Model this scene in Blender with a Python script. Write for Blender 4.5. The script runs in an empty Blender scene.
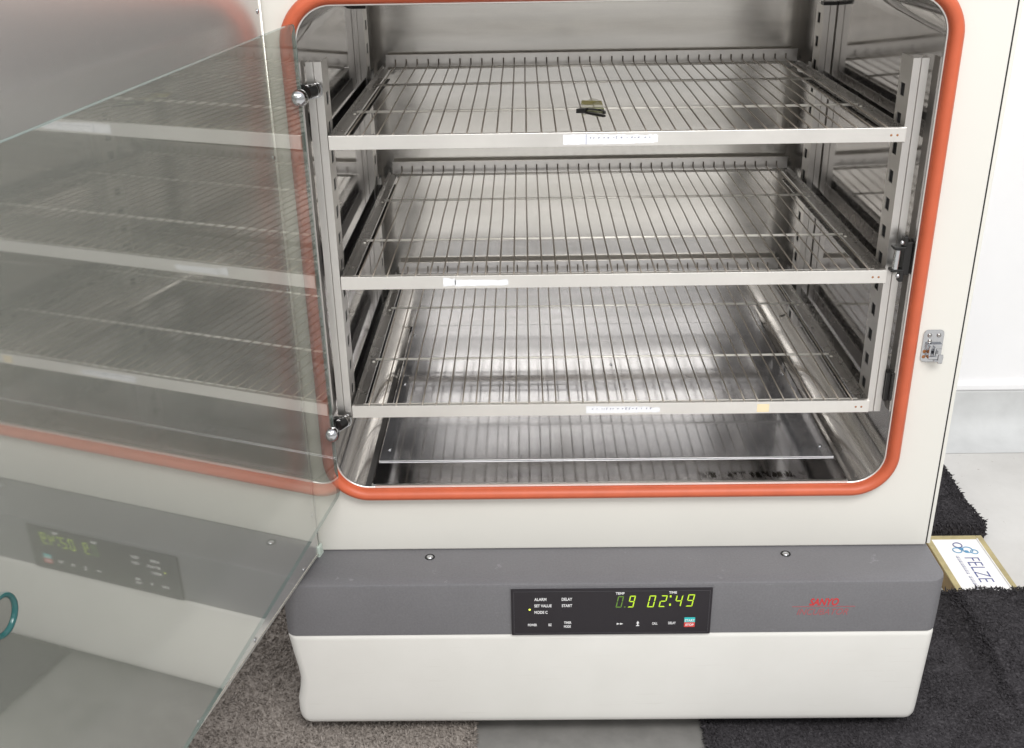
import bpy, bmesh, math, random
import numpy as np
from mathutils import Vector, Matrix
SC = bpy.context.scene
COL = SC.collection
U = 0.01                      # everything below is written in centimetres

# ------------------------------------------------------------------ camera
cam = bpy.data.objects.new('camera', bpy.data.cameras.new('camera')); COL.objects.link(cam)
yaw, pitch, roll = (math.radians(a) for a in (-0.8994, -24.6384, -1.0471))
fw = Vector((math.sin(yaw)*math.cos(pitch), math.cos(yaw)*math.cos(pitch), math.sin(pitch)))
rt = Vector((math.cos(yaw), -math.sin(yaw), 0)); up = rt.cross(fw)
r2 = rt*math.cos(roll)+up*math.sin(roll); u2 = -rt*math.sin(roll)+up*math.cos(roll)
M = Matrix.Identity(4)
for i in range(3):
    M[i][0], M[i][1], M[i][2] = r2[i], u2[i], -fw[i]
M.translation = Vector((-8.9507, -103.0875, 60.7759))*U
cam.matrix_world = M
cam.data.sensor_fit = 'HORIZONTAL'; cam.data.sensor_width = 36
cam.data.lens = 36*1070.188/1024
cam.data.clip_start = 0.01; cam.data.clip_end = 100
SC.camera = cam

# ------------------------------------------------------------------ light
SC.view_settings.view_transform = 'Standard'; SC.view_settings.look = 'None'
SC.view_settings.exposure = 0.37; SC.view_settings.gamma = 1
SC.cycles.use_denoising = True
SC.cycles.max_bounces = 14; SC.cycles.glossy_bounces = 8; SC.cycles.transparent_max_bounces = 16
SC.cycles.sample_clamp_indirect = 6
W = bpy.data.worlds.new('World'); SC.world = W; W.use_nodes = True
nt = W.node_tree; bg = nt.nodes['Background']
tc = nt.nodes.new('ShaderNodeTexCoord'); sp = nt.nodes.new('ShaderNodeSeparateXYZ')
rmp = nt.nodes.new('ShaderNodeValToRGB'); mp = nt.nodes.new('ShaderNodeMapRange')
nt.links.new(tc.outputs['Generated'], sp.inputs[0]); nt.links.new(sp.outputs['Z'], mp.inputs['Value'])
mp.inputs['From Min'].default_value = -1; mp.inputs['From Max'].default_value = 1
nt.links.new(mp.outputs[0], rmp.inputs[0]); nt.links.new(rmp.outputs[0], bg.inputs[0])
E = rmp.color_ramp.elements
E[0].position = 0.0; E[0].color = (.44, .43, .415, 1)
E[1].position = 1.0; E[1].color = (.95, .96, 1, 1)
for p_, c_ in ((.47, (.52, .50, .475, 1)), (.54, (.58, .57, .55, 1)), (.66, (.72, .72, .72, 1))):
    e = E.new(p_); e.color = c_
bg.inputs[1].default_value = 0.81

def lamp(name, loc, target, sx, sy, power, col=(1, .985, .96)):
    d = bpy.data.lights.new(name, 'AREA'); d.shape = 'RECTANGLE'; d.size = sx; d.size_y = sy
    d.energy = power; d.color = col
    o = bpy.data.objects.new(name, d); COL.objects.link(o)
    o.location = Vector(loc)*U
    o.rotation_euler = (Vector(target)-Vector(loc)).to_track_quat('-Z', 'Y').to_euler()
    return o
lamp('ceiling_lamp', (40, -150, 190), (0, 0, 0), 1.5, .7, 36)
lamp('ceiling_lamp', (45, -420, 222), (0, 0, 20), 2.6, .42, 10)

# ------------------------------------------------------------------ materials
def newmat(name):
    m = bpy.data.materials.new(name); m.use_nodes = True
    return m, m.node_tree, m.node_tree.nodes['Principled BSDF']
def N(nt, t, **kw):
    n = nt.nodes.new(t)
    for k, v in kw.items():
        if hasattr(n, k): setattr(n, k, v)
        else: n.inputs[k].default_value = v
    return n
def coords(nt, scale, rot=(0, 0, 0)):
    t = N(nt, 'ShaderNodeTexCoord'); m = N(nt, 'ShaderNodeMapping')
    m.inputs['Scale'].default_value = scale; m.inputs['Rotation'].default_value = rot
    nt.links.new(t.outputs['Object'], m.inputs[0]); return m.outputs[0]
def noise(nt, vec, scale, detail=4, rough=.55):
    n = N(nt, 'ShaderNodeTexNoise'); n.inputs['Scale'].default_value = scale
    n.inputs['Detail'].default_value = detail; n.inputs['Roughness'].default_value = rough
    nt.links.new(vec, n.inputs['Vector']); return n.outputs['Fac']
def ramp(nt, fac, stops):
    r = N(nt, 'ShaderNodeValToRGB'); e = r.color_ramp.elements
    e[0].position, e[0].color = stops[0][0], (*stops[0][1], 1)
    e[1].position, e[1].color = stops[-1][0], (*stops[-1][1], 1)
    for p, c in stops[1:-1]:
        q = e.new(p); q.color = (*c, 1)
    nt.links.new(fac, r.inputs[0]); return r.outputs[0]
def maprange(nt, v, a, b, c, d):
    n = N(nt, 'ShaderNodeMapRange')
    for k, x in zip(('From Min', 'From Max', 'To Min', 'To Max'), (a, b, c, d)): n.inputs[k].default_value = x
    nt.links.new(v, n.inputs['Value']); return n.outputs[0]
def bump(nt, h, bs, strength, dist=.001):
    b = N(nt, 'ShaderNodeBump'); b.inputs['Strength'].default_value = strength; b.inputs['Distance'].default_value = dist
    nt.links.new(h, b.inputs['Height']); nt.links.new(b.outputs[0], bs.inputs['Normal'])
def mixc(nt, fac, a, b):
    n = N(nt, 'ShaderNodeMix', data_type='RGBA')
    if isinstance(fac, (int, float)): n.inputs[0].default_value = fac
    else: nt.links.new(fac, n.inputs[0])
    for s, v in ((6, a), (7, b)):
        if isinstance(v, tuple): n.inputs[s].default_value = (*v, 1)
        else: nt.links.new(v, n.inputs[s])
    return n.outputs[2]

def steel(name, col, rough, streak=(1, 1, 1), var=.08, bstr=.05, stain=.12, aniso=0, metal=1, gs=(1, 1, 1)):
    m, nt, b = newmat(name)
    b.inputs['Metallic'].default_value = metal
    v = coords(nt, streak); f = noise(nt, v, 60, 6, .6)
    v2 = coords(nt, gs); g = noise(nt, v2, 9, 5, .6)
    dark = tuple(c*(1-stain) for c in col)
    nt.links.new(ramp(nt, g, [(.35, dark), (.62, col)]), b.inputs['Base Color'])
    s = N(nt, 'ShaderNodeMath', operation='ADD'); nt.links.new(maprange(nt, f, .3, .7, -var, var), s.inputs[0])
    nt.links.new(maprange(nt, g, .3, .7, rough-.03, rough+.05), s.inputs[1])
    nt.links.new(s.outputs[0], b.inputs['Roughness'])
    if aniso: b.inputs['Anisotropic'].default_value = aniso
    if bstr: bump(nt, f, b, bstr, .0006)
    return m
def plain(name, col, rough, metallic=0, bscale=0, bstr=0, var=0, vscale=15, coat=0, spec=.5):
    m, nt, b = newmat(name)
    b.inputs['Base Color'].default_value = (*col, 1); b.inputs['Roughness'].default_value = rough
    b.inputs['Metallic'].default_value = metallic; b.inputs['Coat Weight'].default_value = coat
    b.inputs['Specular IOR Level'].default_value = spec
    v = coords(nt, (1, 1, 1))
    if var:
        nt.links.new(ramp(nt, noise(nt, v, vscale, 5), [(.3, tuple(c*(1-var) for c in col)), (.7, tuple(min(1, c*(1+var)) for c in col))]), b.inputs['Base Color'])
    if bscale: bump(nt, noise(nt, v, bscale, 3), b, bstr, .0008)
    return m
def emit(name, col, s, base=(0, 0, 0)):
    m, nt, b = newmat(name)
    b.inputs['Base Color'].default_value = (*base, 1)
    b.inputs['Emission Color'].default_value = (*col, 1); b.inputs['Emission Strength'].default_value = s
    return m

M_wall_steel = steel('brushed_wall_steel', (.60, .58, .565), .07, (1, 1, 12), .015, 0, .12, 0, .9)
M_back_steel = steel('brushed_back_steel', (.87, .845, .80), .15, (.6, 1, 14), .03, 0, .2, 0, .86, (.25, 1, 2.2))
M_floor_steel = steel('brushed_floor_steel', (.60, .60, .63), .075, (14, .6, 1), .025, 0, .15, 0, .85)
M_shelf_steel = steel('satin_shelf_steel', (.88, .86, .825), .42, (1, 12, 12), .03, .01, .06)
M_rail_steel = steel('dull_rail_steel', (.42, .41, .40), .26, (1, 1, 1), .02, 0, .08)
M_post_steel = steel('post_steel', (.72, .70, .675), .33, (1, 1, 1), .02, .005, .08)
M_bright_edge = steel('polished_edge_steel', (.9, .89, .87), .35, (1, 1, 1), .02, 0, .03)
M_wire = steel('wire_steel', (.42, .375, .32), .34, (1, 1, 1), .04, 0, .3, 0, .75)
M_cross = steel('cross_wire_steel', (.92, .89, .82), .38, (1, 1, 1), .04, 0, .12, 0, .3)
M_chrome = plain('chrome', (.52, .53, .55), .07, 1)
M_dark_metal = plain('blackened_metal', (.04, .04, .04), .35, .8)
M_hole = plain('dark_slot', (.012, .012, .014), .7)
M_door_steel = plain('door_liner_steel', (.60, .59, .58), .25, .74)
M_cream = plain('cream_enamel', (.69, .678, .632), .32, 0, 260, .03, .015, 6, .1)
M_white_edge = plain('ivory_enamel', (.78, .76, .70), .3)
M_orange = plain('orange_silicone', (.52, .105, .044), .46, 0, 500, .05, .07, 40, .0)
M_bezel = plain('black_bezel', (.018, .015, .019), .34, 0, 900, .04, 0, 15, 0, .35)
M_white_ink = plain('white_ink', (.75, .75, .76), .6)
M_lid = emit('green_display_segment', (.60, .88, .03), .9)
M_lid_dim = emit('dim_display_segment', (.25, .5, .06), .45)
M_teal = plain('teal_button', (.03, .50, .50), .4); M_red = plain('red_button', (.65, .06, .05), .4)
M_redink = plain('faded_red_ink', (.55, .035, .04), .6)
M_redink2 = plain('worn_red_ink', (.36, .10, .11), .7)
M_paper = plain('white_label_paper', (.82, .83, .86), .8, 0, 300, .4, .05, 300)
M_plastic_corner = plain('pale_green_plastic', (.52, .60, .54), .35)

# grey textured paint with little scratches
m, nt, b = newmat('grey_textured_paint'); M_grey = m
v = coords(nt, (1, 1, 1))
c1 = ramp(nt, noise(nt, v, 420, 3), [(.3, (.142, .140, .149)), (.7, (.168, .166, .176))])
c2 = ramp(nt, noise(nt, v, 14, 5), [(.35, (0, 0, 0)), (.8, (.25, .25, .25))])
vs = coords(nt, (6, 6, 60), (0, .6, 0)); sc = ramp(nt, noise(nt, vs, 7, 6, .7), [(.655, (0, 0, 0)), (.69, (.4, .4, .4))])
col = mixc(nt, sc, c1, (.33, .33, .345)); nt.links.new(mixc(nt, c2, col, (.20, .20, .21)), b.inputs['Base Color'])
b.inputs['Roughness'].default_value = .48
bump(nt, noise(nt, v, 700, 2), b, .25, .0005)

# cream cover with scuffs
m, nt, b = newmat('cream_scuffed_plastic'); M_cream2 = m
v = coords(nt, (1, 1, 1)); vl = coords(nt, (3, 3, 60))
c1 = ramp(nt, noise(nt, v, 7, 6), [(.3, (.70, .69, .655)), (.7, (.76, .75, .72))])
s1 = ramp(nt, noise(nt, vl, 4, 8, .7), [(.61, (0, 0, 0)), (.74, (.25, .25, .25))])
nt.links.new(mixc(nt, s1, c1, (.50, .47, .42)), b.inputs['Base Color']); b.inputs['Roughness'].default_value = .36
bump(nt, noise(nt, v, 300, 2), b, .04, .0005)

# floor sheet with the dark scorch strokes near the front right
m, nt, b = newmat('stained_floor_steel'); M_stain = m
b.inputs['Metallic'].default_value = 1
t = N(nt, 'ShaderNodeTexCoord'); mpg = N(nt, 'ShaderNodeMapping'); nt.links.new(t.outputs['Object'], mpg.inputs[0])
mpg.inputs['Location'].default_value = (-.16, .226, 0)
mpg.vector_type = 'POINT'
sp = N(nt, 'ShaderNodeSeparateXYZ'); nt.links.new(mpg.outputs[0], sp.inputs[0])
def absr(o, a, b2):
    q = N(nt, 'ShaderNodeMath', operation='ABSOLUTE'); nt.links.new(o, q.inputs[0]); return maprange(nt, q.outputs[0], a, b2, 1, 0)
mx = absr(sp.outputs['X'], .045, .066); my = absr(sp.outputs['Y'], .004, .010)
q = N(nt, 'ShaderNodeMath', operation='MULTIPLY'); nt.links.new(mx, q.inputs[0]); nt.links.new(my, q.inputs[1])
vs = coords(nt, (130, 38, 1), (0, 0, .35)); st = maprange(nt, noise(nt, vs, 1.4, 3, .6), .46, .56, 0, 1)
q2 = N(nt, 'ShaderNodeMath', operation='MULTIPLY'); nt.links.new(q.outputs[0], q2.inputs[0]); nt.links.new(st, q2.inputs[1])
v = coords(nt, (1, 1, 1)); g = noise(nt, v, 10, 5)
nt.links.new(mixc(nt, q2.outputs[0], ramp(nt, g, [(.3, (.52, .52, .55)), (.7, (.63, .63, .66))]), (.05, .045, .04)), b.inputs['Base Color'])
nt.links.new(maprange(nt, g, .3, .7, .06, .12), b.inputs['Roughness'])

# glass: thin-pane Fresnel on the two faces, green tint
m = bpy.data.materials.new('clear_glass'); m.use_nodes = True; M_glass = m
nt = m.node_tree; nt.nodes.clear()
out = N(nt, 'ShaderNodeOutputMaterial'); fr = N(nt, 'ShaderNodeFresnel'); fr.inputs['IOR'].default_value = 2.1
geo = N(nt, 'ShaderNodeNewGeometry')
two = N(nt, 'ShaderNodeMath', operation='MULTIPLY'); nt.links.new(fr.outputs[0], two.inputs[0]); two.inputs[1].default_value = 2
one = N(nt, 'ShaderNodeMath', operation='ADD'); nt.links.new(fr.outputs[0], one.inputs[0]); one.inputs[1].default_value = 1
dv = N(nt, 'ShaderNodeMath', operation='DIVIDE'); nt.links.new(two.outputs[0], dv.inputs[0]); nt.links.new(one.outputs[0], dv.inputs[1])
inv = N(nt, 'ShaderNodeMath', operation='SUBTRACT'); inv.inputs[0].default_value = 1; nt.links.new(geo.outputs['Backfacing'], inv.inputs[1])
fc = N(nt, 'ShaderNodeMath', operation='MULTIPLY'); nt.links.new(dv.outputs[0], fc.inputs[0]); nt.links.new(inv.outputs[0], fc.inputs[1])
tr = N(nt, 'ShaderNodeBsdfTransparent'); tr.inputs[0].default_value = (.855, .87, .842, 1)
gl = N(nt, 'ShaderNodeBsdfGlossy'); gl.inputs['Roughness'].default_value = .032; gl.inputs[0].default_value = (.96, .96, .945, 1)
mx = N(nt, 'ShaderNodeMixShader'); nt.links.new(fc.outputs[0], mx.inputs[0]); nt.links.new(tr.outputs[0], mx.inputs[1]); nt.links.new(gl.outputs[0], mx.inputs[2])
# soft diffuse haze painted into the pane to lighten it
df = N(nt, 'ShaderNodeBsdfDiffuse'); df.inputs[0].default_value = (.78, .78, .755, 1)
vv = coords(nt, (1, 1, 1)); fm = maprange(nt, noise(nt, vv, 3, 1), .3, .75, .035, .06)
mx2 = N(nt, 'ShaderNodeMixShader'); nt.links.new(fm, mx2.inputs[0]); nt.links.new(mx.outputs[0], mx2.inputs[1]); nt.links.new(df.outputs[0], mx2.inputs[2])
nt.links.new(mx2.outputs[0], out.inputs[0])
M_glass_edge = plain('green_glass_edge', (.05, .13, .12), .12, 0, 0, 0, 0, 15, .5)
M_glass_edge.node_tree.nodes['Principled BSDF'].inputs['Alpha'].default_value = .8
M_teal_ring = plain('teal_glass_ring', (.015, .085, .085), .15)

m, nt, b = newmat('yellowish_film'); M_film = m
b.inputs['Base Color'].default_value = (.62, .60, .34, 1); b.inputs['Roughness'].default_value = .2; b.inputs['Alpha'].default_value = .5

# concrete floor, wall, mats
m, nt, b = newmat('concrete'); M_conc = m
v = coords(nt, (1, 1, 1))
c1 = ramp(nt, noise(nt, v, 5, 8, .65), [(.3, (.55, .54, .52)), (.7, (.68, .67, .65))])
c2 = ramp(nt, noise(nt, v, 90, 4, .7), [(.66, (0, 0, 0)), (.74, (1, 1, 1))])
nt.links.new(mixc(nt, c2, c1, (.36, .33, .30)), b.inputs['Base Color']); b.inputs['Roughness'].default_value = .6
bump(nt, noise(nt, v, 60, 5), b, .15, .001)
M_wallp = plain('white_wall_paint', (.90, .90, .91), .6, 0, 200, .05, .01)
M_cove = plain('pale_grey_cove', (.60, .61, .61), .55, 0, 80, .2, .07, 20)
M_slab = plain('dark_grey_slab', (.20, .195, .185), .7, 0, 120, .2, .12, 40)
m, nt, b = newmat('taupe_carpet_pile'); M_taupe = m
v = coords(nt, (1, 1, 1)); nt.links.new(ramp(nt, noise(nt, v, 260, 4, .7), [(.3, (.17, .148, .132)), (.5, (.265, .235, .212)), (.72, (.38, .345, .315))]), b.inputs['Base Color'])
b.inputs['Roughness'].default_value = .95; b.inputs['Specular IOR Level'].default_value = .1
m, nt, b = newmat('black_rug_pile'); M_black = m
v = coords(nt, (1, 1, 1)); nt.links.new(ramp(nt, noise(nt, v, 300, 4, .7), [(.3, (.020, .018, .020)), (.55, (.043, .040, .044)), (.78, (.115, .11, .115))]), b.inputs['Base Color'])
b.inputs['Roughness'].default_value = .85; b.inputs['Specular IOR Level'].default_value = .2
M_wood = plain('yellow_brown_wood', (.30, .19, .06), .5, 0, 90, .3, .35, 30)
M_wood_edge = plain('olive_gilt_edge', (.42, .35, .17), .45, 0, 90, .3, .2, 40)
M_plate = plain('white_sign_plate', (.88, .87, .86), .45)
M_blue = plain('blue_ink', (.10, .30, .50), .6); M_navy = plain('dark_blue_ink', (.06, .08, .26), .6)
M_brown = plain('brown_ink', (.30, .12, .04), .6); M_tan = plain('tan_stain', (.80, .68, .45), .7)

# ------------------------------------------------------------------ geometry helpers
ROOT = {}
def root_of(o):
    p = Vector((0, 0, 0))
    while o is not None:
        p += o.location; o = o.parent
    return p
def obj(name, verts, faces, mat, parent=None, smooth=False, mats=None, fmat=None, bevel=0, seg=2, autos=False):
    off = root_of(parent)/U if parent else Vector((0, 0, 0))
    me = bpy.data.meshes.new(name)
    me.from_pydata([((x-off.x)*U, (y-off.y)*U, (z-off.z)*U) for x, y, z in verts], [], faces)
    bm = bmesh.new(); bm.from_mesh(me)
    bmesh.ops.recalc_face_normals(bm, faces=bm.faces)
    bm.to_mesh(me); bm.free()
    for mm in (mats or [mat]): me.materials.append(mm)
    if fmat:
        for p, i in zip(me.polygons, fmat): p.material_index = i
    if smooth or autos:
        for p in me.polygons: p.use_smooth = True
    if autos and not smooth: me.set_sharp_from_angle(angle=math.radians(35))
    o = bpy.data.objects.new(name, me); COL.objects.link(o); o.parent = parent
    if bevel:
        md = o.modifiers.new('bevel', 'BEVEL'); md.width = bevel*U; md.segments = seg; md.limit_method = 'ANGLE'; md.angle_limit = math.radians(40)
    return o
def tag(o, label=None, cat=None, group=None, kind=None):
    for k, v in (('label', label), ('category', cat), ('group', group), ('kind', kind)):
        if v: o[k] = v
    return o
def thing(name, loc, label, cat, group=None, kind=None):
    o = bpy.data.objects.new(name, None); COL.objects.link(o); o.location = Vector(loc)*U
    o.empty_display_size = .02
    return tag(o, label, cat, group, kind)
class MB:
    def __init__(s): s.v = []; s.f = []
    def add(s, v, f):
        n = len(s.v); s.v += [tuple(p) for p in v]; s.f += [tuple(i+n for i in q) for q in f]; return s
    def box(s, a, b, M=None):
        x0, y0, z0 = a; x1, y1, z1 = b
        v = [(x, y, z) for x in (x0, x1) for y in (y0, y1) for z in (z0, z1)]
        if M: v = [tuple(M @ Vector(p)) for p in v]
        return s.add(v, [(0, 1, 3, 2), (4, 6, 7, 5), (0, 4, 5, 1), (2, 3, 7, 6), (0, 2, 6, 4), (1, 5, 7, 3)])
    def tube(s, pts, r, n=8, cap=True, closed=False):
        pts = [Vector(p) for p in pts]; rings = []
        up0 = None
        for i, p in enumerate(pts):
            if closed: t = pts[(i+1) % len(pts)]-pts[i-1]
            else: t = pts[min(i+1, len(pts)-1)]-pts[max(i-1, 0)]
            t.normalize()
            if up0 is None: up0 = Vector((0, 0, 1)) if abs(t.z) < .9 else Vector((1, 0, 0))
            a = t.cross(up0).normalized(); b2 = a.cross(t).normalized(); up0 = b2
            rr = r[i] if isinstance(r, (list, tuple)) else r
            rings.append([p+a*math.cos(2*math.pi*k/n)*rr+b2*math.sin(2*math.pi*k/n)*rr for k in range(n)])
        v = [q for ring in rings for q in ring]; f = []
        m = len(rings)
        for i in range(m if closed else m-1):
            j = (i+1) % m
            for k in range(n): f.append((i*n+k, i*n+(k+1) % n, j*n+(k+1) % n, j*n+k))
        if cap and not closed: f += [tuple(range(n))[::-1], tuple((m-1)*n+k for k in range(n))]
        return s.add(v, f)
    def dome(s, c, axis, r, h, n=20, m=8, back=0):
        axis = Vector(axis).normalized(); a = axis.orthogonal().normalized(); b2 = axis.cross(a); c = Vector(c)
        v = []; f = []
        rows = [(r, -back)] if back else []
        rows += [(r*math.cos(t*math.pi/2/m), h*math.sin(t*math.pi/2/m)) for t in range(m)]
        for rr, hh in rows:
            v += [c+axis*hh+(a*math.cos(2*math.pi*k/n)+b2*math.sin(2*math.pi*k/n))*rr for k in range(n)]
        v.append(c+axis*h)
        for i in range(len(rows)-1):
            for k in range(n): f.append((i*n+k, i*n+(k+1) % n, (i+1)*n+(k+1) % n, (i+1)*n+k))
        L = (len(rows)-1)*n
        for k in range(n): f.append((L+k, L+(k+1) % n, len(v)-1))
        f.append(tuple(range(n))[::-1])
        return s.add(v, f)
    def obj(s, name, mat, parent=None, **kw): return obj(name, s.v, s.f, mat, parent, **kw)
def rrect(x0, x1, z0, z1, r, n=8):
    out = []
    for cx, cz, a0 in ((x1-r, z0+r, -90), (x1-r, z1-r, 0), (x0+r, z1-r, 90), (x0+r, z0+r, 180)):
        for k in range(n+1):
            a = math.radians(a0+90*k/n); out.append((cx+r*math.cos(a), cz+r*math.sin(a)))
    return out
def sheet_with_hole(outer, holes, to3, thick, name, mat, parent, **kw):
    """flat sheet (2-D outlines) with holes, given a thickness; to3(u, w, t) maps to space"""
    bm = bmesh.new(); loops = []
    for lp in [outer]+holes:
        vs = [bm.verts.new((u, w, 0)) for u, w in lp]; loops.append(vs)
        for i in range(len(vs)): bm.edges.new((vs[i], vs[(i+1) % len(vs)]))
    bmesh.ops.triangle_fill(bm, use_beauty=True, use_dissolve=False, edges=list(bm.edges))
    bm.verts.index_update()
    flat = [(v.co.x, v.co.y) for v in bm.verts]; tris = [tuple(v.index for v in f.verts) for f in bm.faces]
    n = len(flat); verts = [to3(u, w, 0) for u, w in flat]+[to3(u, w, thick) for u, w in flat]
    faces = list(tris)+[tuple(i+n for i in t[::-1]) for t in tris]
    k = len(faces)
    for vs in loops:
        for i in range(len(vs)):
            a, b2 = vs[i].index, vs[(i+1) % len(vs)].index; faces.append((a, b2, b2+n, a+n))
    bm.free()
    if 'mats' in kw: kw['fmat'] = [0]*k+[1]*(len(faces)-k)
    return obj(name, verts, faces, mat, parent, **kw)
def text(name, body, size, loc, mat, parent, rot=(math.pi/2, 0, 0), align='LEFT', shear=0, ext=.01, sx=1, bold=0):
    cu = bpy.data.curves.new(name, 'FONT'); cu.body = body; cu.size = size*U; cu.align_x = align; cu.shear = shear
    cu.extrude = ext*U; cu.offset = bold*U
    t = bpy.data.objects.new('tmp', cu); COL.objects.link(t)
    dg = bpy.context.evaluated_depsgraph_get(); me = bpy.data.meshes.new_from_object(t.evaluated_get(dg))
    COL.objects.unlink(t); bpy.data.objects.remove(t)
    me.materials.clear(); me.materials.append(mat)
    R = Matrix.Rotation(rot[2], 4, 'Z') @ Matrix.Rotation(rot[1], 4, 'Y') @ Matrix.Rotation(rot[0], 4, 'X')
    off = root_of(parent)
    me.transform(Matrix.Translation(Vector(loc)*U-off) @ R @ Matrix.Diagonal((sx, 1, 1, 1)))
    o = bpy.data.objects.new(name, me); COL.objects.link(o); o.parent = parent
    return o

# ------------------------------------------------------------------ floor and wall
G = -31.0
tag(obj('floor', [(-700, -800, G), (700, -800, G), (700, 300, G), (-700, 300, G)], [(0, 1, 2, 3)], M_conc), kind='structure')
wall = thing('wall', (70, 70, G), 'smooth white painted wall behind the oven, above a pale grey cove base', 'wall')
MB().box((-300, 70, -22.6), (400, 76, 260)).obj('wall_surface', M_wallp, wall)
cv = [(69.5, -22.5), (69.2, -22.9), (69.2, -27.0), (68.6, -28.6), (67.2, -29.9), (65.0, -30.6), (61.5, -30.93)]
v = []; f = []
for x in (-300, 400):
    v += [(x, y, z) for y, z in cv]+[(x, 75, -30.93), (x, 75, -22.5)]
n = len(cv)+2
f = [(i, (i+1) % n, (i+1) % n+n, i+n) for i in range(n)]+[tuple(range(n)), tuple(range(n, 2*n))]
obj('cove_base', v, f, M_cove, wall, autos=True)
MB().box((-300, 69.0, -22.5), (400, 70.5, -21.2)).obj('cove_trim', M_wallp, wall, bevel=.3)

def pile_rug(name, label, x0, x1, y0, y1, top, mat, seed, dense, h=.7, step=.35, raise_fn=None, edge_fn=None, thick=.9):
    """a rug: a thick body plus thousands of small leaning yarn tufts, one mesh"""
    rng = np.random.default_rng(seed)
    rf = raise_fn or (lambda x, y: 0); V = []; F = []
    nx = max(2, int((x1-x0)/1.5)); ny = max(2, int((y1-y0)/1.5))
    def yy(x, t): 
        ye = y1 if edge_fn is None else edge_fn(x)
        return y0+(ye-y0)*t
    for j in range(ny+1):
        for i in range(nx+1):
            x = x0+(x1-x0)*i/nx; y = yy(x, j/ny)
            V.append((x, y, top+rf(x, y)+rng.uniform(-.08, .08)-(.3 if i in (0, nx) or j in (0, ny) else 0)))
    for j in range(ny):
        for i in range(nx): a = j*(nx+1)+i; F.append((a, a+1, a+nx+2, a+nx+1))
    rim = [i for i in range(nx+1)]+[j*(nx+1)+nx for j in range(1, ny+1)]+[ny*(nx+1)+i for i in range(nx-1, -1, -1)]+[j*(nx+1) for j in range(ny-1, 0, -1)]
    base = len(V)
    for k in rim: x, y, z = V[k]; V.append((x, y, G+.02))
    for q in range(len(rim)): F.append((rim[q], rim[(q+1) % len(rim)], base+(q+1) % len(rim), base+q))
    dx0, dx1, dy0, dy1 = dense
    cnt = int((dx1-dx0)*(dy1-dy0)/step**2)
    P = np.stack([rng.uniform(dx0, dx1, cnt), rng.uniform(dy0, dy1, cnt)], 1)
    for x, y in P:
        ye = y1 if edge_fn is None else edge_fn(x)
        if not (x0-.1 < x < x1+.1 and y < ye+.15 and y > y0): continue
        z = top+rf(x, y)-.12; r = step*rng.uniform(.45, .8); hh = h*rng.uniform(.5, 1.15)
        lx, ly = rng.normal(0, .30, 2); a = rng.uniform(0, 6.28); b0 = len(V)
        for k in range(3): V.append((x+r*math.cos(a+k*2.094), y+r*math.sin(a+k*2.094), z))
        for k in range(3): V.append((x+lx*.6+.75*r*math.cos(a+.5+k*2.094), y+ly*.6+.75*r*math.sin(a+.5+k*2.094), z+hh*.65))
        V.append((x+lx, y+ly, z+hh))
        for k in range(3):
            k2 = (k+1) % 3; F += [(b0+k, b0+k2, b0+3+k2, b0+3+k), (b0+3+k, b0+3+k2, b0+6)]
    # yarn along the cut edges, hanging over the sides
    per = []
    if edge_fn is None: per += [(x, y1, 0, 1) for x in np.arange(max(x0, dx0), min(x1, dx1), .22)]
    else: per += [(x, edge_fn(x), 0, 1) for x in np.arange(max(x0, dx0), min(x1, dx1), .22)]
    per += [(x, y0, 0, -1) for x in np.arange(max(x0, dx0), min(x1, dx1), .22) if dy0 <= y0]
    for sx, xx in ((-1, x0), (1, x1)):
        if dx0 <= xx <= dx1: per += [(xx, y, sx, 0) for y in np.arange(max(y0, dy0), min(y1, dy1), .22)]
    for x, y, nxn, nyn in per:
        for q in range(3):
            z = G+.2+(top+rf(x, y)-G)*rng.uniform(.1, 1); r = .16; l = rng.uniform(.2, .55); b0 = len(V)
            tx, ty = -nyn, nxn
            for k in range(3): V.append((x+tx*r*math.cos(k*2.094)*1.3, y+ty*r*math.cos(k*2.094)*1.3, z+r*math.sin(k*2.094)*1.3))
            V.append((x+nxn*l+rng.normal(0, .15), y+nyn*l+rng.normal(0, .15), z+rng.normal(-.12, .15)))
            for k in range(3): F.append((b0+k, b0+(k+1) % 3, b0+3))
    off = ((x0+x1)/2, (y0+y1)/2, G)
    me = bpy.data.meshes.new(name)
    me.from_pydata([((a-off[0])*U, (b2-off[1])*U, (c-off[2])*U) for a, b2, c in V], [], F); me.materials.append(mat)
    o = bpy.data.objects.new(name, me); COL.objects.link(o); o.location = Vector(off)*U
    return tag(o, label, 'rug')
def ss(a, b, x): t = min(1, max(0, (x-a)/(b-a))); return t*t*(3-2*t)
slab_ = tag(MB().box((-20, -22, G+.02), (16, 30, G+.35)).obj('grey_floor_slab', M_slab, bevel=.1), 'flat dark grey slab showing below the oven between the taupe carpet and black rug', 'mat')  # darker grey slab laid over the paler floor
pile_rug('carpet_piece', 'taupe grey looped carpet piece lying at the left front corner of the oven', -95, -15.7, -60, 30, -29.9, M_taupe, 1, (-62, -15.6, -20, 22), .55, .30)
pile_rug('shag_rug', 'black shaggy rug in front right, lapping over the end of the white sign box', 11.5, 92, -24, 21, -30.0, M_black, 2, (11.4, 72, -20, 22), .28, .18,
         raise_fn=lambda x, y: 2.6*ss(46.3, 49.3, x)*(1-ss(58, 74, x))*ss(-9, 7, y)+.35*math.sin(x*.35)*math.sin(y*.3+1),
         edge_fn=lambda x: 20.3-2.9*ss(46.3, 49.3, x)*(1-.7*ss(58, 74, x))+.25*math.sin(x*1.1))
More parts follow.
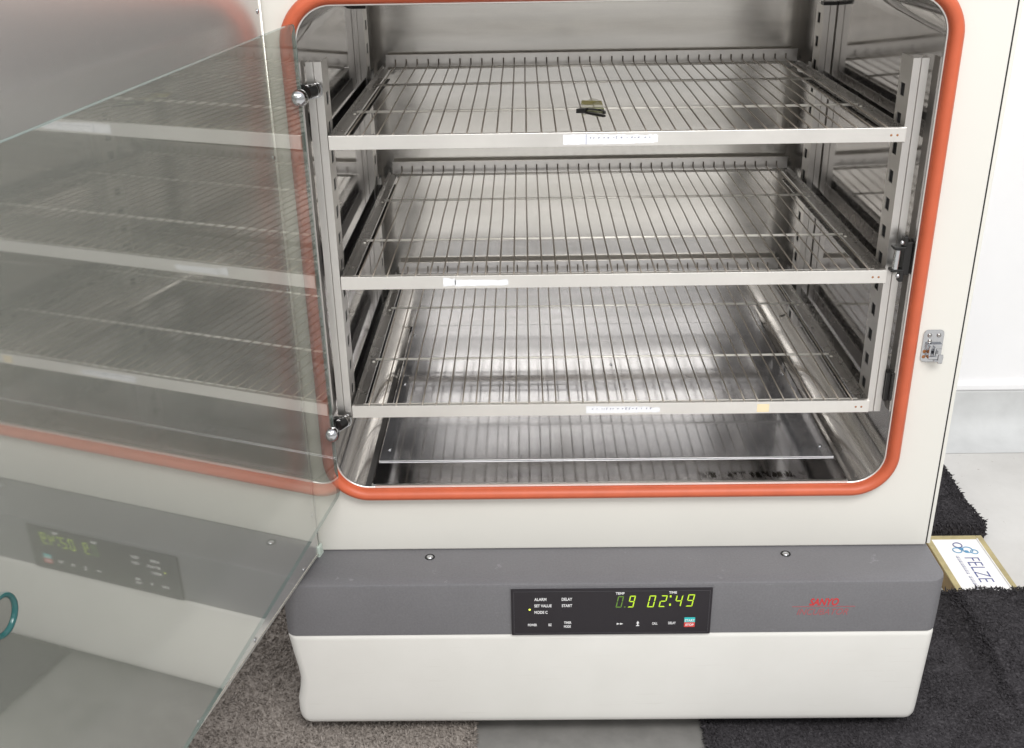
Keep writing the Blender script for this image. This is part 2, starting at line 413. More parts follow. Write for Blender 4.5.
pile_rug('shag_rug', 'black shaggy rug farther back between the oven and the wall, behind the sign box', 20, 60.2, 35.0, 58, -28.9, M_black, 3, (42, 61, 34, 59), .30, .2, raise_fn=lambda x, y: .3*math.sin(y*.4))

# sign box ------------------------------------------------------------------
sb = thing('sign_box', (53.7, 18, G), 'shallow yellow-brown wooden box with a white printed plate on top, half under the black rug', 'sign')
MB().box((49.4, 6, G+.02), (57.9, 31.4, -28.3)).obj('box_body', M_wood, sb, bevel=.12)
mb = MB()
mb.box((49.4, 6, -28.3), (50.25, 31.4, -28.05)); mb.box((57.05, 6, -28.3), (57.9, 31.4, -28.05)); mb.box((50.25, 30.5, -28.3), (57.05, 31.4, -28.05))
mb.obj('edge_frame', M_wood_edge, sb, bevel=.06)
pl = MB().box((50.27, 6, -28.298), (57.03, 30.48, -28.12)).obj('plate', M_plate, sb)
MB().tube([(56.9, 30.45, -28.0), (57.03, 6, -28.0)], .09).obj('white_beading', M_plate, sb)
Rz = -math.pi/2
lz = -28.10
lt = text('lettering', 'FELZE', 3.0, (53.3, 26.0, lz), M_navy, pl, (0, 0, Rz), sx=.80, ext=.006, bold=-.035)
rnd = random.Random(4); mb = MB(); y = 26.8                    # row of tiny illegible print under it
while y > 10:
    w = rnd.uniform(.15, .35)
    if rnd.random() > .16: mb.box((52.2+rnd.uniform(0, .12), y-w*.7, lz), (52.7, y-w*.5, lz+.02)); mb.box((52.25, y-w*1.0, lz), (52.36, y-w*.3, lz+.018))
    y -= w*1.35
mb.obj('small_print', M_navy, pl)
for cx, cy, r, mt in ((53.5, 28.9, .62, M_navy), (54.5, 27.7, .72, M_blue), (53.0, 27.6, .62, M_blue), (55.3, 27.2, .5, M_blue)):
    MB().tube([(cx+r*math.cos(k*math.pi/12), cy+r*math.sin(k*math.pi/12), lz+.02) for k in range(24)], .07, 5, closed=True).obj('emblem_ring', mt, pl)
for cx, cy in ((53.7, 28.0), (54.2, 27.3)): MB().dome((cx, cy, lz), (0, 0, 1), .35, .03, 12, 2).obj('emblem_dot', M_blue, pl)

# ------------------------------------------------------------------ the oven
oven = thing('laboratory_oven', (0, 24, G), 'cream laboratory oven standing with its doors swung open, orange gasket round a steel chamber', 'oven')
H = 50.8; DEP = 47.0; XF0, XF1, ZT = -36.0, 36.2, 64.0

# front panel with rounded opening
op = rrect(-30.35, 30.35, -.35, H+.35, 3.7, 12)
sheet_with_hole([(XF0, -8.55), (XF1, -8.55), (XF1, ZT), (XF0, ZT)], [op], lambda u, w, t: (u, t, w), 1.3, 'front_panel', M_cream, oven, bevel=.18)
mb = MB()
mb.box((-36.5, 2.0, G+2), (-36.0, 62, 64.2)); mb.box((36.3, 2.0, G+2), (36.8, 62, 64.2)); mb.box((-36.5, 2.0, 63.8), (36.8, 62, 64.3))
mb.box((-36.5, 61.5, G+2), (36.8, 62, 64.2)); mb.box((-36.5, 2.0, G+1.9), (36.8, 62, G+2.4))
mb.box((36.42, .30, -8.5), (36.78, 2.0, 63.8))
mb.obj('outer_case', M_cream, oven)
MB().box((36.1, .35, -8.5), (36.42, 2.0, 63.8)).obj('case_seam', M_hole, oven)

# chamber shell
prof = rrect(-30, 30, 0, H, 3.4, 10)
pp = []
for (x, z) in prof:
    pp.append((x, z))
# notch grooves beside the floor tray
def with_notches(p):
    out = []
    for i, (x, z) in enumerate(p):
        out.append((x, z))
        nx_, nz_ = p[(i+1) % len(p)]
        if abs(z) < 1e-6 and abs(nz_) < 1e-6 and x < -20 and nx_ > 20:
            out += [(-26.48, 0.0), (-26.46, -.5), (-26.22, -.5), (-26.2, 0.0), (26.2, 0.0), (26.22, -.5), (26.46, -.5), (26.48, 0.0)]
    return out
pp = with_notches(pp); n = len(pp)
v = [(x, -.05, z) for x, z in pp]+[(x, DEP, z) for x, z in pp]
f = [(i, (i+1) % n, (i+1) % n+n, i+n) for i in range(n)]
ch = obj('chamber', v, f, M_wall_steel, oven, autos=True)
obj('back_wall', [(x, DEP, z) for x, z in rrect(-30, 30, 0, H, 3.4, 10)], [tuple(range(44))], M_back_steel, oven)
bw = rrect(-29.2, 28.95, .24, H-1.5, .4, 3)
sheet_with_hole(bw, [], lambda u, w, t: (u, DEP-.05-t, w), .25, 'back_baffle', M_back_steel, oven)
# rolled bright rim
rim = [(x, -.12, z) for x, z in rrect(-30.12, 30.12, -.12, H+.12, 3.5, 12)]
MB().tube(rim, .13, 6, closed=True).obj('chamber_rim', M_bright_edge, oven, smooth=True)

# gasket: D-profile swept round the opening
gp = [(0.12, 0.0), (0.10, -.55), (.30, -1.0), (.70, -1.25), (1.02, -1.15), (1.32, -.80), (1.45, -.35), (1.48, 0.0)]
rings = []
base_loop = []
r0 = 3.5
for cx, cz, a0 in ((30-r0, r0, -90), (30-r0, H-r0, 0), (-30+r0, H-r0, 90), (-30+r0, r0, 180)):
    for k in range(17):
        a = math.radians(a0+90*k/16); base_loop.append((cx, cz, math.cos(a), math.sin(a)))
v = []; f = []
for cx, cz, c, s in base_loop:
    for o_, yv in gp: v.append((cx+c*(r0+.12+o_), yv, cz+s*(r0+.12+o_)))
n = len(base_loop); k = len(gp)
for i in range(n):
    for j in range(k-1): f.append((i*k+j, i*k+j+1, ((i+1) % n)*k+j+1, ((i+1) % n)*k+j))
obj('gasket', v, f, M_orange, oven, smooth=True)

# floor sheets
MB().box((-26.3, .1, .02), (26.3, 5.2, .10)).obj('front_floor_sheet', M_stain, oven)
tr_ = MB().box((-26.2, 5.25, .12), (26.2, DEP-.305, .22)).obj('floor_tray', M_floor_steel, oven)
MB().box((-26.2, 5.19, .15), (26.2, 5.25, .235)).obj('tray_edge', M_bright_edge, tr_)
MB().box((-26.0, -.25, -.02), (26.3, .12, .14)).obj('sill_edge', M_bright_edge, oven)
for x, y in ((-25.3, 7.9), (25.2, 7.7), (-25.3, 26), (25.4, 27.9), (-25.5, 43), (25.4, 43.5), (2.6, 31.7), (-4, 20)):
    r = .28 if abs(x) > 20 else .2
    MB().dome((x, y, .22), (0, 0, 1), r, .2, 12, 4).obj('screw', M_chrome, oven, smooth=True)

# slotted shelf posts: two flanges facing front, one side flange with square holes
def post(x_in, side, y, z0, z1, name='shelf_post'):
    """x_in: edge next to the shelf; side +1 = post lies to the right of it"""
    mb = MB(); s = side
    xs = sorted
    a, b2, c = x_in, x_in+s*.72, x_in+s*.82
    d = x_in+s*1.52
    def bx(xa, xb, ya, yb, za, zb): mb.box((min(xa, xb), ya, za), (max(xa, xb), yb, zb))
    bx(a, b2, y, y+.1, z0, z1)                     # inner front flange
    bx(b2, c, y+.35, y+.45, z0, z1)                # recessed seam
    bx(b2-s*.1, b2, y+.1, y+.35, z0, z1); bx(c, c+s*.1, y+.1, y+.35, z0, z1)
    bx(c, d, y, y+.1, z0, z1)                      # outer front flange
    bx(d-s*.1, d, y+.1, y+1.6, z0, z1)
    # side flange with real square holes
    zs = [z0]; k = 0
    zc = 7.43+2.87*math.ceil((z0-7.43)/2.87+.3)
    holes = []
    while zc < z1-1: holes.append(zc); zc += 2.87
    cur = z0
    for h in holes:
        bx(a, a+s*.1, y+.1, y+3.4, cur, h-.62); bx(a, a+s*.1, y+.1, y+1.4, h-.62, h+.62); bx(a, a+s*.1, y+2.6, y+3.4, h-.62, h+.62); cur = h+.62
    bx(a, a+s*.1, y+.1, y+3.4, cur, z1)
    o = mb.obj(name, M_post_steel, oven)
    m2 = MB(); m2.box((min(a+s*.14, a+s*.22), y+1.1, z0+.5), (max(a+s*.14, a+s*.22), y+3.2, z1-.5))
    m2.obj('slot_shade', M_hole, o)  # black sheet put behind the holes in place of the shade inside
    return o
post(-28.25, -1, 1.75, 7.9, 45.6); post(27.98, 1, 1.75, 7.7, 45.1)
post(-28.9, -1, 36.6, 3.5, 46.9); post(28.35, 1, 36.6, 3.5, 46.4)
MB().box((-30.0, 36.4, 46.9), (-28.5, 37.8, 47.3)).obj('post_cap', M_dark_metal, oven)
MB().box((28.2, 36.4, 46.4), (29.9, 37.8, 46.8)).obj('post_cap', M_dark_metal, oven)

# shelf runners clipped to the posts
ZS = (38.7, 24.18, 9.36)
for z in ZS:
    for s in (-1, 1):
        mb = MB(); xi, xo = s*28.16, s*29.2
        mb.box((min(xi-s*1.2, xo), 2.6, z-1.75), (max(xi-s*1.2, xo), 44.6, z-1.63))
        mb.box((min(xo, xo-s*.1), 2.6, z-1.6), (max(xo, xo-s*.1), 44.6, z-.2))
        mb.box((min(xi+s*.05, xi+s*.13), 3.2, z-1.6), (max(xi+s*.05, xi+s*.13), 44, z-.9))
        mb.obj('shelf_runner', M_dark_metal if s < 0 else M_rail_steel, oven)  # left runners coloured black to stand in for shade in the gap

# base unit ---------------------------------------------------------------
def plan(x0, x1, y0, y1, r, n=8):
    """open front plan with rounded front corners"""
    out = [(x1, y1)]
    for k in range(n+1): a = math.radians(0-90*k/n); out.append((x1-r+r*math.cos(a), y0+r+r*math.sin(a)))
    for k in range(n+1): a = math.radians(-90-90*k/n); out.append((x0+r+r*math.cos(a), y0+r+r*math.sin(a)))
    out.append((x0, y1)); return out
def loft(levels, name, mat, parent, **kw):
    v = []; f = []
    for z, x0, x1, y0, r in levels: v += [(x, y, z) for x, y in plan(x0, x1, y0, 20, r)]
    n = len(plan(0, 10, 0, 5, 1))
    for i in range(len(levels)-1):
        for j in range(n): f.append((i*n+j, i*n+(j+1) % n, (i+1)*n+(j+1) % n, (i+1)*n+j))
    f += [tuple(range(n)), tuple(range((len(levels)-1)*n, len(levels)*n))]
    return obj(name, v, f, mat, parent, **kw)
band = loft([(-15.3, -36.3, 36.15, -6.75, 1.3), (-13.0, -36.35, 36.3, -6.75, 1.5), (-9.0, -36.4, 36.5, -6.75, 2.0), (-8.72, -36.35, 36.45, -6.70, 1.95), (-8.6, -36.15, 36.25, -6.48, 1.8)], 'control_band', M_grey, oven, autos=True)
loft([(-15.42, -35.9, 35.7, -6.4, 1.2), (-15.30, -35.9, 35.7, -6.4, 1.2)], 'band_seam', M_hole, oven)
lv = [(-28.0, -34.95, 34.6, -6.35, .8), (-27.9, -35.3, 34.95, -6.55, .9), (-27.65, -35.65, 35.3, -6.7, 1.0), (-27.2, -35.88, 35.52, -6.75, 1.05), (-26.5, -36.0, 35.6, -6.75, 1.1)]
for z, x0 in ((-24.8, -35.95), (-23.2, -35.6), (-21.7, -35.42), (-20.2, -35.55), (-18.0, -35.9), (-16.0, -36.15)): lv.append((z, x0, 35.6+.45*(z+26.5)/10, -6.75, 1.1))
lv += [(-15.6, -36.2, 36.05, -6.74, 1.1), (-15.42, -36.1, 35.95, -6.62, 1.0)]
loft(lv, 'lower_cover', M_cream2, oven, autos=True)
for x, y in ((-32, 3), (32, 3), (-32, 55), (32, 55)):
    MB().tube([(x, y, G+.02), (x, y, -27.9)], 1.6, 16).obj('foot', M_dark_metal, oven, smooth=False)
for x in (-20.24, 19.99):
    sc_ = MB().dome((x, -1.45, -8.6), (0, 0, 1), .42, .22, 16, 4).obj('screw', M_chrome, band, smooth=True)
    MB().tube([(x+.5*math.cos(k*math.pi/8), -1.45+.5*math.sin(k*math.pi/8), -8.58) for k in range(16)], .08, 5, closed=True).obj('washer', M_dark_metal, sc_)

# control panel -----------------------------------------------------------
cp = MB().box((-11.0, -7.05, -15.25), (10.95, -6.70, -9.12)).obj('control_panel', M_bezel, oven, bevel=.07)
MB().box((-11.1, -6.90, -9.12), (11.05, -6.70, -9.03)).obj('bezel_edge', M_grey, cp)
YF = -7.055
mb = MB()
for a, b2 in (((-10.75, -15.0), (10.7, -14.95)), ((-10.75, -9.42), (10.7, -9.37)), ((-10.75, -15.0), (-10.7, -9.4)), ((10.65, -15.0), (10.7, -9.4))): mb.box((a[0], -7.085, a[1]), (b2[0], -7.04, b2[1]))
mb.obj('window_frame', plain('dark_grey_frame', (.05, .048, .055), .35), cp)
def ptext(body, x0, x1, zb, zt, nm='printed_word'):
    h = zt-zb; size = h/.69
    o = text(nm, body, size, (x0, YF, zb), M_white_ink, cp, bold=.012)
    xs = [v.co.x for v in o.data.vertices]; w = (max(xs)-min(xs))/U; k = (x1-x0)/w
    for v_ in o.data.vertices: v_.co.x = x0*U+(v_.co.x-min(xs))*k
    return o
for b_, x0, x1, zb, zt in (('ALARM', -8.48, -7.15, -10.6, -10.24), ('SET VALUE', -8.48, -6.58, -11.45, -11.1), ('MODE C', -8.48, -7.02, -12.32, -11.97),
        ('DELAY', -5.48, -4.33, -10.6, -10.24), ('START', -5.47, -4.33, -11.45, -11.1), ('POWER', -9.2, -8.2, -14.0, -13.7), ('BZ', -6.93, -6.57, -14.0, -13.7),
        ('TIMER', -5.22, -4.4, -13.72, -13.42), ('MODE', -5.22, -4.46, -14.24, -13.94), ('TEMP', .4, 1.36, -9.86, -9.56), ('TIME', 6.2, 7.05, -9.78, -9.5),
        ('CALL', 4.5, 5.1, -13.92, -13.62), ('DELAY', 6.28, 7.1, -13.88, -13.57)):
    ptext(b_, x0, x1, zb, zt)
mb = MB()
for x in (.6, .98): mb.add([(x, YF-.01, -13.92), (x, YF-.01, -13.64), (x+.36, YF-.01, -13.78)], [(0, 1, 2)])
mb.obj('arrow_mark', M_white_ink, cp)
mb = MB(); mb.add([(2.75, YF-.01, -13.74), (3.1, YF-.01, -13.74), (2.925, YF-.01, -13.4)], [(0, 1, 2)]); mb.box((2.86, YF-.012, -13.98), (2.99, YF, -13.74)); mb.box((2.75, YF-.012, -14.1), (3.1, YF, -13.99))
mb.obj('arrow_mark', M_white_ink, cp)
SEG = {'0': 'abcdef', '2': 'abged', '4': 'fgbc', '9': 'abcdfg'}
def digit(ch, x0, x1, zb, zt, mat, on=None):
    sl = .17*(zt-zb); w = (x1-x0)-sl; h = zt-zb; t = .115; g = .03; mb = MB()
    def P(u, q): return (x0+u+sl*(q/h), zb+q)
    def bar(pts):
        lo = [(a, YF-.012, b2) for a, b2 in (P(*p) for p in pts)]; hi = [(a, YF+.01, b2) for a, _, b2 in lo]
        m_ = len(lo); mb.add(lo+hi, [tuple(range(m_)), tuple(range(m_, 2*m_))]+[(i, (i+1) % m_, (i+1) % m_+m_, i+m_) for i in range(m_)])
    hm = h/2
    S = {'a': [(g, h), (w-g, h), (w-t-g, h-t), (t+g, h-t)], 'd': [(g, 0), (w-g, 0), (w-t-g, t), (t+g, t)],
         'g': [(g+.04, hm), (t+g, hm+t/2), (w-t-g, hm+t/2), (w-g-.04, hm), (w-t-g, hm-t/2), (t+g, hm-t/2)],
         'f': [(0, h-g), (t, h-t-g), (t, hm+t/2+g), (0, hm+g)], 'b': [(w, h-g), (w-t, h-t-g), (w-t, hm+t/2+g), (w, hm+g)],
         'e': [(0, g), (t, t+g), (t, hm-t/2-g), (0, hm-g)], 'c': [(w, g), (w-t, t+g), (w-t, hm-t/2-g), (w, hm-g)]}
    for s in SEG[ch]: bar(S[s])
    return mb.obj('display_digit', mat, cp)
digit('0', .42, 1.32, -11.58, -10.08, M_lid_dim); digit('9', 1.72, 2.62, -11.57, -10.03, M_lid)
digit('0', 3.86, 4.84, -11.57, -10.02, M_lid); digit('2', 5.12, 6.08, -11.55, -10.02, M_lid)
digit('4', 6.80, 7.78, -11.52, -10.0, M_lid); digit('9', 8.06, 9.06, -11.51, -9.92, M_lid)
MB().box((1.36, YF-.012, -11.58), (1.5, YF+.01, -11.45)).obj('decimal_point', M_lid_dim, cp)
mb = MB(); mb.box((6.30, YF-.012, -10.28), (6.48, YF+.01, -10.02)); mb.box((6.28, YF-.012, -11.4), (6.46, YF+.01, -11.12)); mb.obj('colon', M_lid, cp)
MB().dome((-8.99, YF+.02, -11.78), (0, -1, 0), .13, .06, 10, 3).obj('indicator_lamp', emit('yellow_green_led', (.8, .95, .1), 1.6), cp)
bt = MB().box((8.02, -7.10, -13.64), (9.22, -7.0, -13.0)).obj('start_stop_button', M_teal, cp, bevel=.04)
MB().box((8.02, -7.10, -14.28), (9.22, -7.0, -13.645)).obj('lower_half', M_red, bt, bevel=.04)
for b_, zb in (('START', -13.5), ('STOP', -14.08)):
    o = text('printed_word', b_, .38, (8.62, -7.105, zb), M_white_ink, bt, align='CENTER', bold=.01)
# worn red lettering on the band
def btext(body, x0, x1, zb, zt, mat, shear=0, bold=0):
    o = text('printed_name', body, (zt-zb)/.69, (x0, -6.765, zb), mat, band, shear=shear, bold=bold)
    xs = [v.co.x for v in o.data.vertices]; lo = min(xs); k = (x1-x0)/((max(xs)-lo)/U)
    for v_ in o.data.vertices: v_.co.x = x0*U+(v_.co.x-lo)*k
btext('SANYO', 21.65, 24.85, -11.72, -10.85, M_redink, .25, .035)
MB().box((19.8, -6.77, -11.95), (26.7, -6.74, -11.87)).obj('printed_line', M_redink2, band)
btext('INCUBATOR', 20.4, 26.0, -13.0, -12.2, M_redink2, .3, 0)

# door catch on the right of the front panel -----------------------------------
ct = sheet_with_hole(rrect(32.25, 34.35, 14.4, 18.0, .45, 4), [], lambda u, w, t: (u, -.02-t, w), .14, 'door_catch', M_chrome, oven, bevel=.04)
hk = MB()
hk.box((32.75, -.9, 15.0), (32.95, -.16, 16.4)); hk.box((32.75, -1.0, 15.0), (34.3, -.82, 15.35))
hk.box((33.7, -1.15, 14.6), (34.2, -.98, 15.6)); hk.box((33.3, -1.15, 14.8), (33.8, -.16, 15.0)); hk.box((32.6, -.5, 16.0), (34.2, -.16, 16.55)); hk.box((33.3, -.85, 14.9), (33.45, -.16, 16.3))
hk.obj('catch_hook', M_chrome, ct, bevel=.05)
for x, z in ((32.85, 17.4), (33.8, 17.4), (32.95, 16.75)): MB().dome((x, -.16, z), (0, -1, 0), .24, .14, 14, 4).obj('screw', M_rail_steel, ct, smooth=True)
for z in (15.6, 15.0): MB().dome((32.55, -.16, z), (0, -1, 0), .2, .03, 12, 3).obj('slot', M_brown, ct)

# roller catch inside the right jamb ------------------------------------------
rc = MB()
rc.box((29.1, .2, 23.9), (29.9, 1.6, 27.4)); rc.box((28.0, .1, 26.65), (29.3, 1.1, 26.95)); rc.box((28.0, .1, 24.25), (29.3, 1.1, 24.55))
rc.box((28.9, .15, 23.2), (29.4, .9, 24.3)); rc.box((28.9, .15, 27.0), (29.4, .9, 28.0))
ro = rc.obj('roller_catch', M_dark_metal, oven, bevel=.08)
MB().tube([(28.45, .35, 24.6), (28.5, .35, 26.6)], .36, 16).obj('roller', M_chrome, ro, smooth=False, autos=True)
for z in (23.9, 27.4): MB().dome((28.75, .1, z), (0, -1, 0), .24, .2, 12, 4).obj('screw', M_chrome, ro, smooth=True)
MB().box((29.55, 1.2, 9.2), (29.98, 2.4, 12.5)).obj('jamb_clip', M_dark_metal, oven, bevel=.1)

# ------------------------------------------------------------------ outer door (swung open 102.5 degrees)
def dframe(hx, hy, ang):
    a = math.radians(ang); d = Vector((math.cos(a), -math.sin(a), 0)); nrm = Vector((math.sin(a), math.cos(a), 0))
    def T(s, z, t): return tuple(Vector((hx, hy, z))+d*s+nrm*t)          # t > 0 towards the chamber side
    return T, d, nrm
T, dd, dn = dframe(-33.17, -2.15, 102.5)
def dbox(mb, s0, s1, z0, z1, t0, t1):
    v = [T(s, z, t) for s in (s0, s1) for z in (z0, z1) for t in (t0, t1)]
    mb.add(v, [(0, 1, 3, 2), (4, 6, 7, 5), (0, 4, 5, 1), (2, 3, 7, 6), (0, 2, 6, 4), (1, 5, 7, 3)]); return mb
door = dbox(MB(), -1.38, 71.5, -8.3, 63.5, -6, -.06).obj('outer_door', M_white_edge, oven, bevel=.1)
sheet_with_hole([(-1.02, -7.98), (71.2, -7.98), (71.2, 63.2), (-1.02, 63.2)], [], lambda u, w, t: T(u, w, -.10+t), .10, 'door_liner', M_door_steel, door)
MB().tube([T(-1.32, 63, .0), T(-1.32, -8.2, .0)], .11, 8).obj('edge_highlight', M_bright_edge, door, smooth=True)  # bright bead added to stand in for the highlight along the door edge
MB().tube([T(-1.2, -8.22, .0), T(71, -8.22, .0)], .11, 8).obj('edge_highlight', M_bright_edge, door, smooth=True)
for s, z in ((-.8, 50.6), (-.8, 37.2), (-.74, 23.8), (-.72, 10.3), (-.6, -2.75), (3.0, -7.6), (15.3, -7.6), (27.0, -7.6), (42, -7.6), (56, -7.6)):
    MB().dome(T(s, z, 0), dn, .26, .14, 12, 4).obj('screw', M_chrome, door, smooth=True)
mb = MB(); dbox(mb, -1.9, -.9, -8.5, -7.2, -.5, .25); dbox(mb, -2.2, -.9, -8.9, -8.3, -.4, .2)
mb.obj('corner_bumper', M_plastic_corner, door, bevel=.2, seg=3)

# ------------------------------------------------------------------ inner glass door (swung open 100 degrees)
T, gd, gn = dframe(-29.85, -1.0, 100)
hole = [(53.2+1.25*math.cos(-2*math.pi*k/28), 24.45+1.25*math.sin(-2*math.pi*k/28)) for k in range(28)]
SAG = math.radians(1.45)                      # the heavy pane sags a little on its hinges
def TG(u, w, t): return T(u*math.cos(SAG), w-u*math.sin(SAG), t)
gl = sheet_with_hole(rrect(.0, 60.8, -.55, 49.45, .5, 4), [hole], lambda u, w, t: TG(u, w, -t), .38, 'glass_door', M_glass, oven, mats=[M_glass, M_glass_edge])
MB().tube([TG(53.2+1.2*math.cos(2*math.pi*k/28), 24.45+1.2*math.sin(2*math.pi*k/28), -.14) for k in range(28)], .19, 8, closed=True).obj('finger_hole_ring', M_teal_ring, gl, smooth=True)
for z in (42.84, 7.32):
    c = Vector(T(.55, z, .0))
    h_ = MB().dome(c, gn+Vector((0, -.9, .3)), .84, .74, 24, 8).obj('hinge_cap', M_chrome, gl, smooth=True)
    mb = MB()
    mb.tube([(-29.6, .1, z+.2), (-29.0, .9, z+.3)], .62, 16)
    mb.box((-30.0, .25, z-.35), (-29.1, 1.0, z+.9)); mb.obj('hinge_arm', M_dark_metal, h_, autos=True)
    mb = MB()
    for q in range(5): mb.tube([(-29.5+.2*q+.66*math.cos(k*math.pi/8)*.6, .1+.3*q, z+.2+.66*math.sin(k*math.pi/8)) for k in range(16)], .05, 5, closed=True)
    mb.obj('hinge_spring', M_chrome, h_)

# ------------------------------------------------------------------ wire shelves (one built, two copied)
def make_shelf(z):
    r = thing('wire_shelf', (-.04, 23, z), 'x', 'shelf', 'wire shelves in the chamber')
    xl, xr = -28.06, 27.98
    mb = MB(); mb.box((xl, 1.0, z-1.38), (xr, 1.14, z)); mb.box((xl, 1.14, z-.08), (xr, 1.55, z)); mb.box((xl, 1.14, z-1.38), (xr, 1.7, z-1.26))
    fb = mb.obj('front_bar', M_shelf_steel, r, bevel=.03)
    for x in (26.55, 27.15): MB().dome((x, 1.0, z-.72), (0, -1, 0), .12, .03, 10, 2).obj('rivet', M_brown, fb)
    mb = MB(); mb.box((-27.5, 45.45, z-.3), (27.75, 45.6, z+1.3)); mb.box((-27.5, 45.2, z+1.25), (27.75, 45.6, z+1.35)); mb.obj('rear_lip', M_post_steel, r)
    for s, xo in ((-1, xl), (1, xr)):
        mb = MB()
        mb.box((min(xo, xo-s*.1), 1.2, z-1.5), (max(xo, xo-s*.1), 45.4, z-.02))
        mb.box((min(xo-s*.1, xo-s*1.25), 1.2, z-.5), (max(xo-s*.1, xo-s*1.25), 45.4, z-.4))
        mb.box((min(xo-s*.1, xo-s*.22), 1.2, z-.4), (max(xo-s*.1, xo-s*.22), 45.4, z-.1))
        mb.box((min(xo-s*1.15, xo-s*1.25), 1.2, z-.4), (max(xo-s*1.15, xo-s*1.25), 45.4, z-.25))
        sr = mb.obj('side_rail', M_rail_steel, r)
        for y in (14.2, 31.2): MB().dome((xo-s*.75, y-.35, z-.4), (0, 0, 1), .2, .12, 10, 3).obj('rivet', M_cross, sr, smooth=True)
    mb = MB()
    wr = random.Random(12)
    for k in range(37):
        x = -26.2+k*52.4/36+wr.uniform(-.05, .05)
        mb.tube([(x, 1.25, z-.02), (x+wr.uniform(-.05, .05), 14.2, z-.02), (x+wr.uniform(-.06, .06), 23, z-.02+wr.uniform(-.04, .04)), (x+wr.uniform(-.05, .05), 31.2, z-.02), (x, 44.6, z-.02), (x, 45.3, z+.15), (x, 45.35, z+.75)], .085, 6)
    mb.obj('wires', M_wire, r, smooth=True)
    mb = MB()
    for y in (14.2, 31.2): mb.tube([(-27.1, y, z-.24), (27.0, y, z-.24)], .15, 8)
    mb.tube([(-27.1, 44.3, z-.24), (27.0, 44.3, z-.24)], .17, 8); mb.tube([(-26.9, 1.9, z-.24), (26.9, 1.9, z-.24)], .15, 8)
    mb.obj('cross_wires', M_cross, r, smooth=True)
    return r
def copy_tree(o, parent=None):
    c = o.copy(); COL.objects.link(c)
    if parent: c.parent = parent
    for ch_ in list(o.children): copy_tree(ch_, c)
    return c
s0 = make_shelf(ZS[0]); shelves = [s0]
for z in ZS[1:]:
    c = copy_tree(s0); c.location.z = z*U; shelves.append(c)
for s_, l in zip(shelves, ('topmost wire shelf, long white paper label on its front bar, small clip lying on it',
        'middle wire shelf, its front bar bearing a torn white label left of centre', 'lowest wire shelf, white label and a tan smudge on its front bar')):
    s_['label'] = l
def label_strip(sh, x0, x1, z0, z1, seed, rag=.25):
    rnd = random.Random(seed); n = max(8, int((x1-x0)*4)); top = []; bot = []
    for i in range(n+1):
        x = x0+(x1-x0)*i/n; e = rag*(i/n)**2
        top.append((x, z1-rnd.uniform(0, .06)-rnd.uniform(0, e))); bot.append((x, z0+rnd.uniform(0, .06)+rnd.uniform(0, e*.6)))
    pts = bot+top[::-1]; m_ = len(pts); v = [(a, .975, b2) for a, b2 in pts]+[(a, .998, b2) for a, b2 in pts]
    f = [(i, i+1, m_-2-i, m_-1-i) for i in range(n)]
    return obj('paper_label', v[:m_], f, M_paper, sh)
la = label_strip(shelves[0], -5.2, 4.0, 37.50, 38.55, 5)
MB().box((-3.0, .96, 37.55), (-2.93, .98, 38.5)).obj('fold_line', plain('grey_pencil', (.30, .31, .42), .8), la)
lb = label_strip(shelves[1], -17.5, -16.2, 23.05, 24.05, 6, .5); label_strip(shelves[1], -16.3, -10.8, 23.05, 23.8, 7, .15)
lc = label_strip(shelves[2], -2.6, 5.4, 8.2, 9.1, 8, .35)
rnd = random.Random(9)
gp_ = bpy.data.materials['grey_pencil']
for L, xa, xb, zz, mt in ((la, -2.6, 3.2, 38.15, gp_), (lc, -2.0, 4.6, 8.75, gp_)):
    mb = MB(); x = xa
    while x < xb:
        w = rnd.uniform(.06, .22); hh = rnd.uniform(.08, .26); mb.box((x, .955, zz-hh/2), (x+w*.5, .97, zz+hh/2)); mb.box((x, .955, zz+hh/2-.05), (x+w, .97, zz+hh/2)); x += w+rnd.uniform(.1, .5)
    mb.obj('faint_writing', mt, L)
MB().box((15.9, .985, 8.15), (17.2, .999, 9.1)).obj('tan_smudge', M_tan, shelves[2])

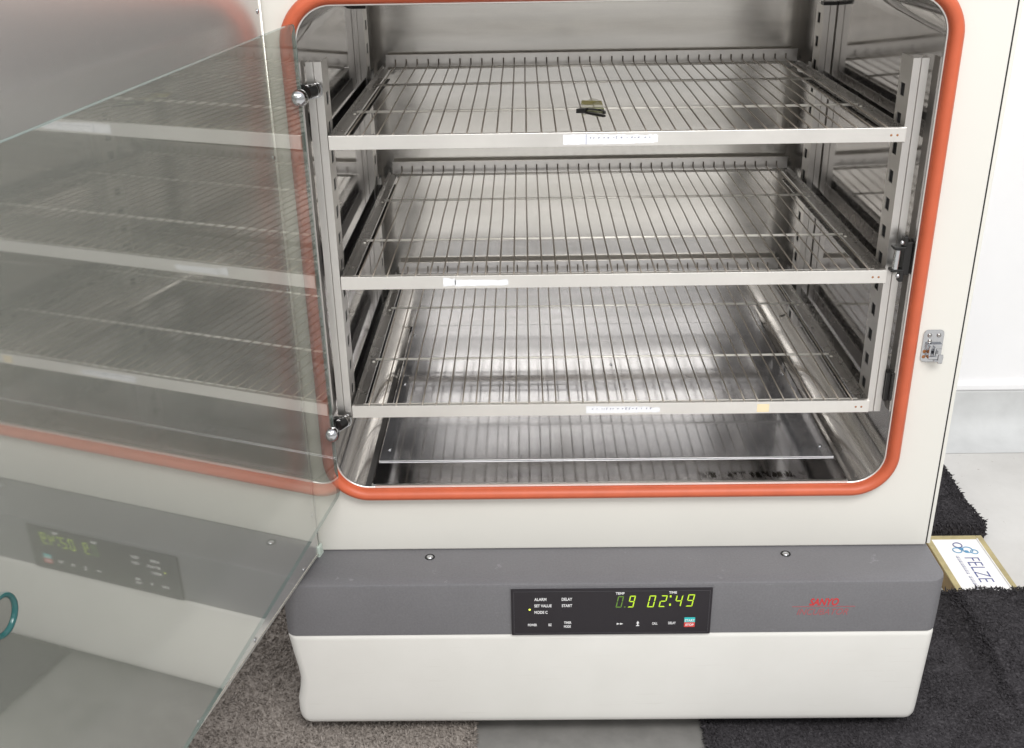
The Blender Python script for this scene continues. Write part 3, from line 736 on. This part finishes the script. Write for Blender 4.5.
# small clip in a bit of yellowish film on the top shelf -------------------------
ck = thing('clip', (-2, 12, 38.8), 'small black clip on a scrap of yellowish clear film lying on the top shelf wires', 'clip')
rnd = random.Random(3); v = []; f = []
for j in range(5):
    for i in range(6): v.append((-3.0+i*.46+j*.06, 8.2+j*1.9, 38.82+.16*math.sin(i*1.3+j)+.06*j+rnd.uniform(0, .08)))
for j in range(4):
    for i in range(5): a = j*6+i; f.append((a, a+1, a+7, a+6))
obj('film', v, f, M_film, ck, smooth=True)
v = [(-2.8, 13.8, 39.0), (-.5, 13.5, 39.0), (-.6, 14.5, 39.2), (-2.7, 14.8, 39.25)]
obj('film_flap', v+[(a, b2, c-.03) for a, b2, c in v], [(0, 1, 2, 3), (4, 5, 6, 7)], plain('olive_film', (.35, .31, .10), .3), ck)
mb = MB()
def slab(a, b2, w, h):
    sh_ = Vector((0, -3.6, 0)); a = Vector(a)+sh_; b2 = Vector(b2)+sh_; d_ = (b2-a).normalized(); n_ = Vector((-d_.y, d_.x, 0)).normalized()*w; z_ = Vector((0, 0, h))
    v_ = [a-n_, a+n_, b2+n_*.6, b2-n_*.6]; mb.add([tuple(p) for p in v_]+[tuple(p+z_) for p in v_], [(0, 1, 2, 3), (4, 5, 6, 7), (0, 1, 5, 4), (1, 2, 6, 5), (2, 3, 7, 6), (3, 0, 4, 7)])
slab((-3.3, 12.9, 39.0), (-2.5, 12.3, 39.1), .5, .45); slab((-2.5, 12.2, 39.05), (-.8, 10.3, 39.0), .32, .22)
slab((-2.6, 13.2, 39.15), (-.9, 12.6, 39.15), .22, .22); slab((-1.1, 12.7, 39.1), (-.7, 11.6, 39.05), .25, .3)
mb.obj('clip_jaw', M_dark_metal, ck, bevel=.05)
mb = MB(); slab((-2.7, 12.75, 39.2), (-.9, 11.6, 39.2), .28, .12); slab((-2.3, 14.0, 39.1), (-.6, 13.9, 39.1), .3, .15)
mb.obj('clip_plate', plain('greenish_brass', (.16, .17, .09), .35, .7), ck, bevel=.04)
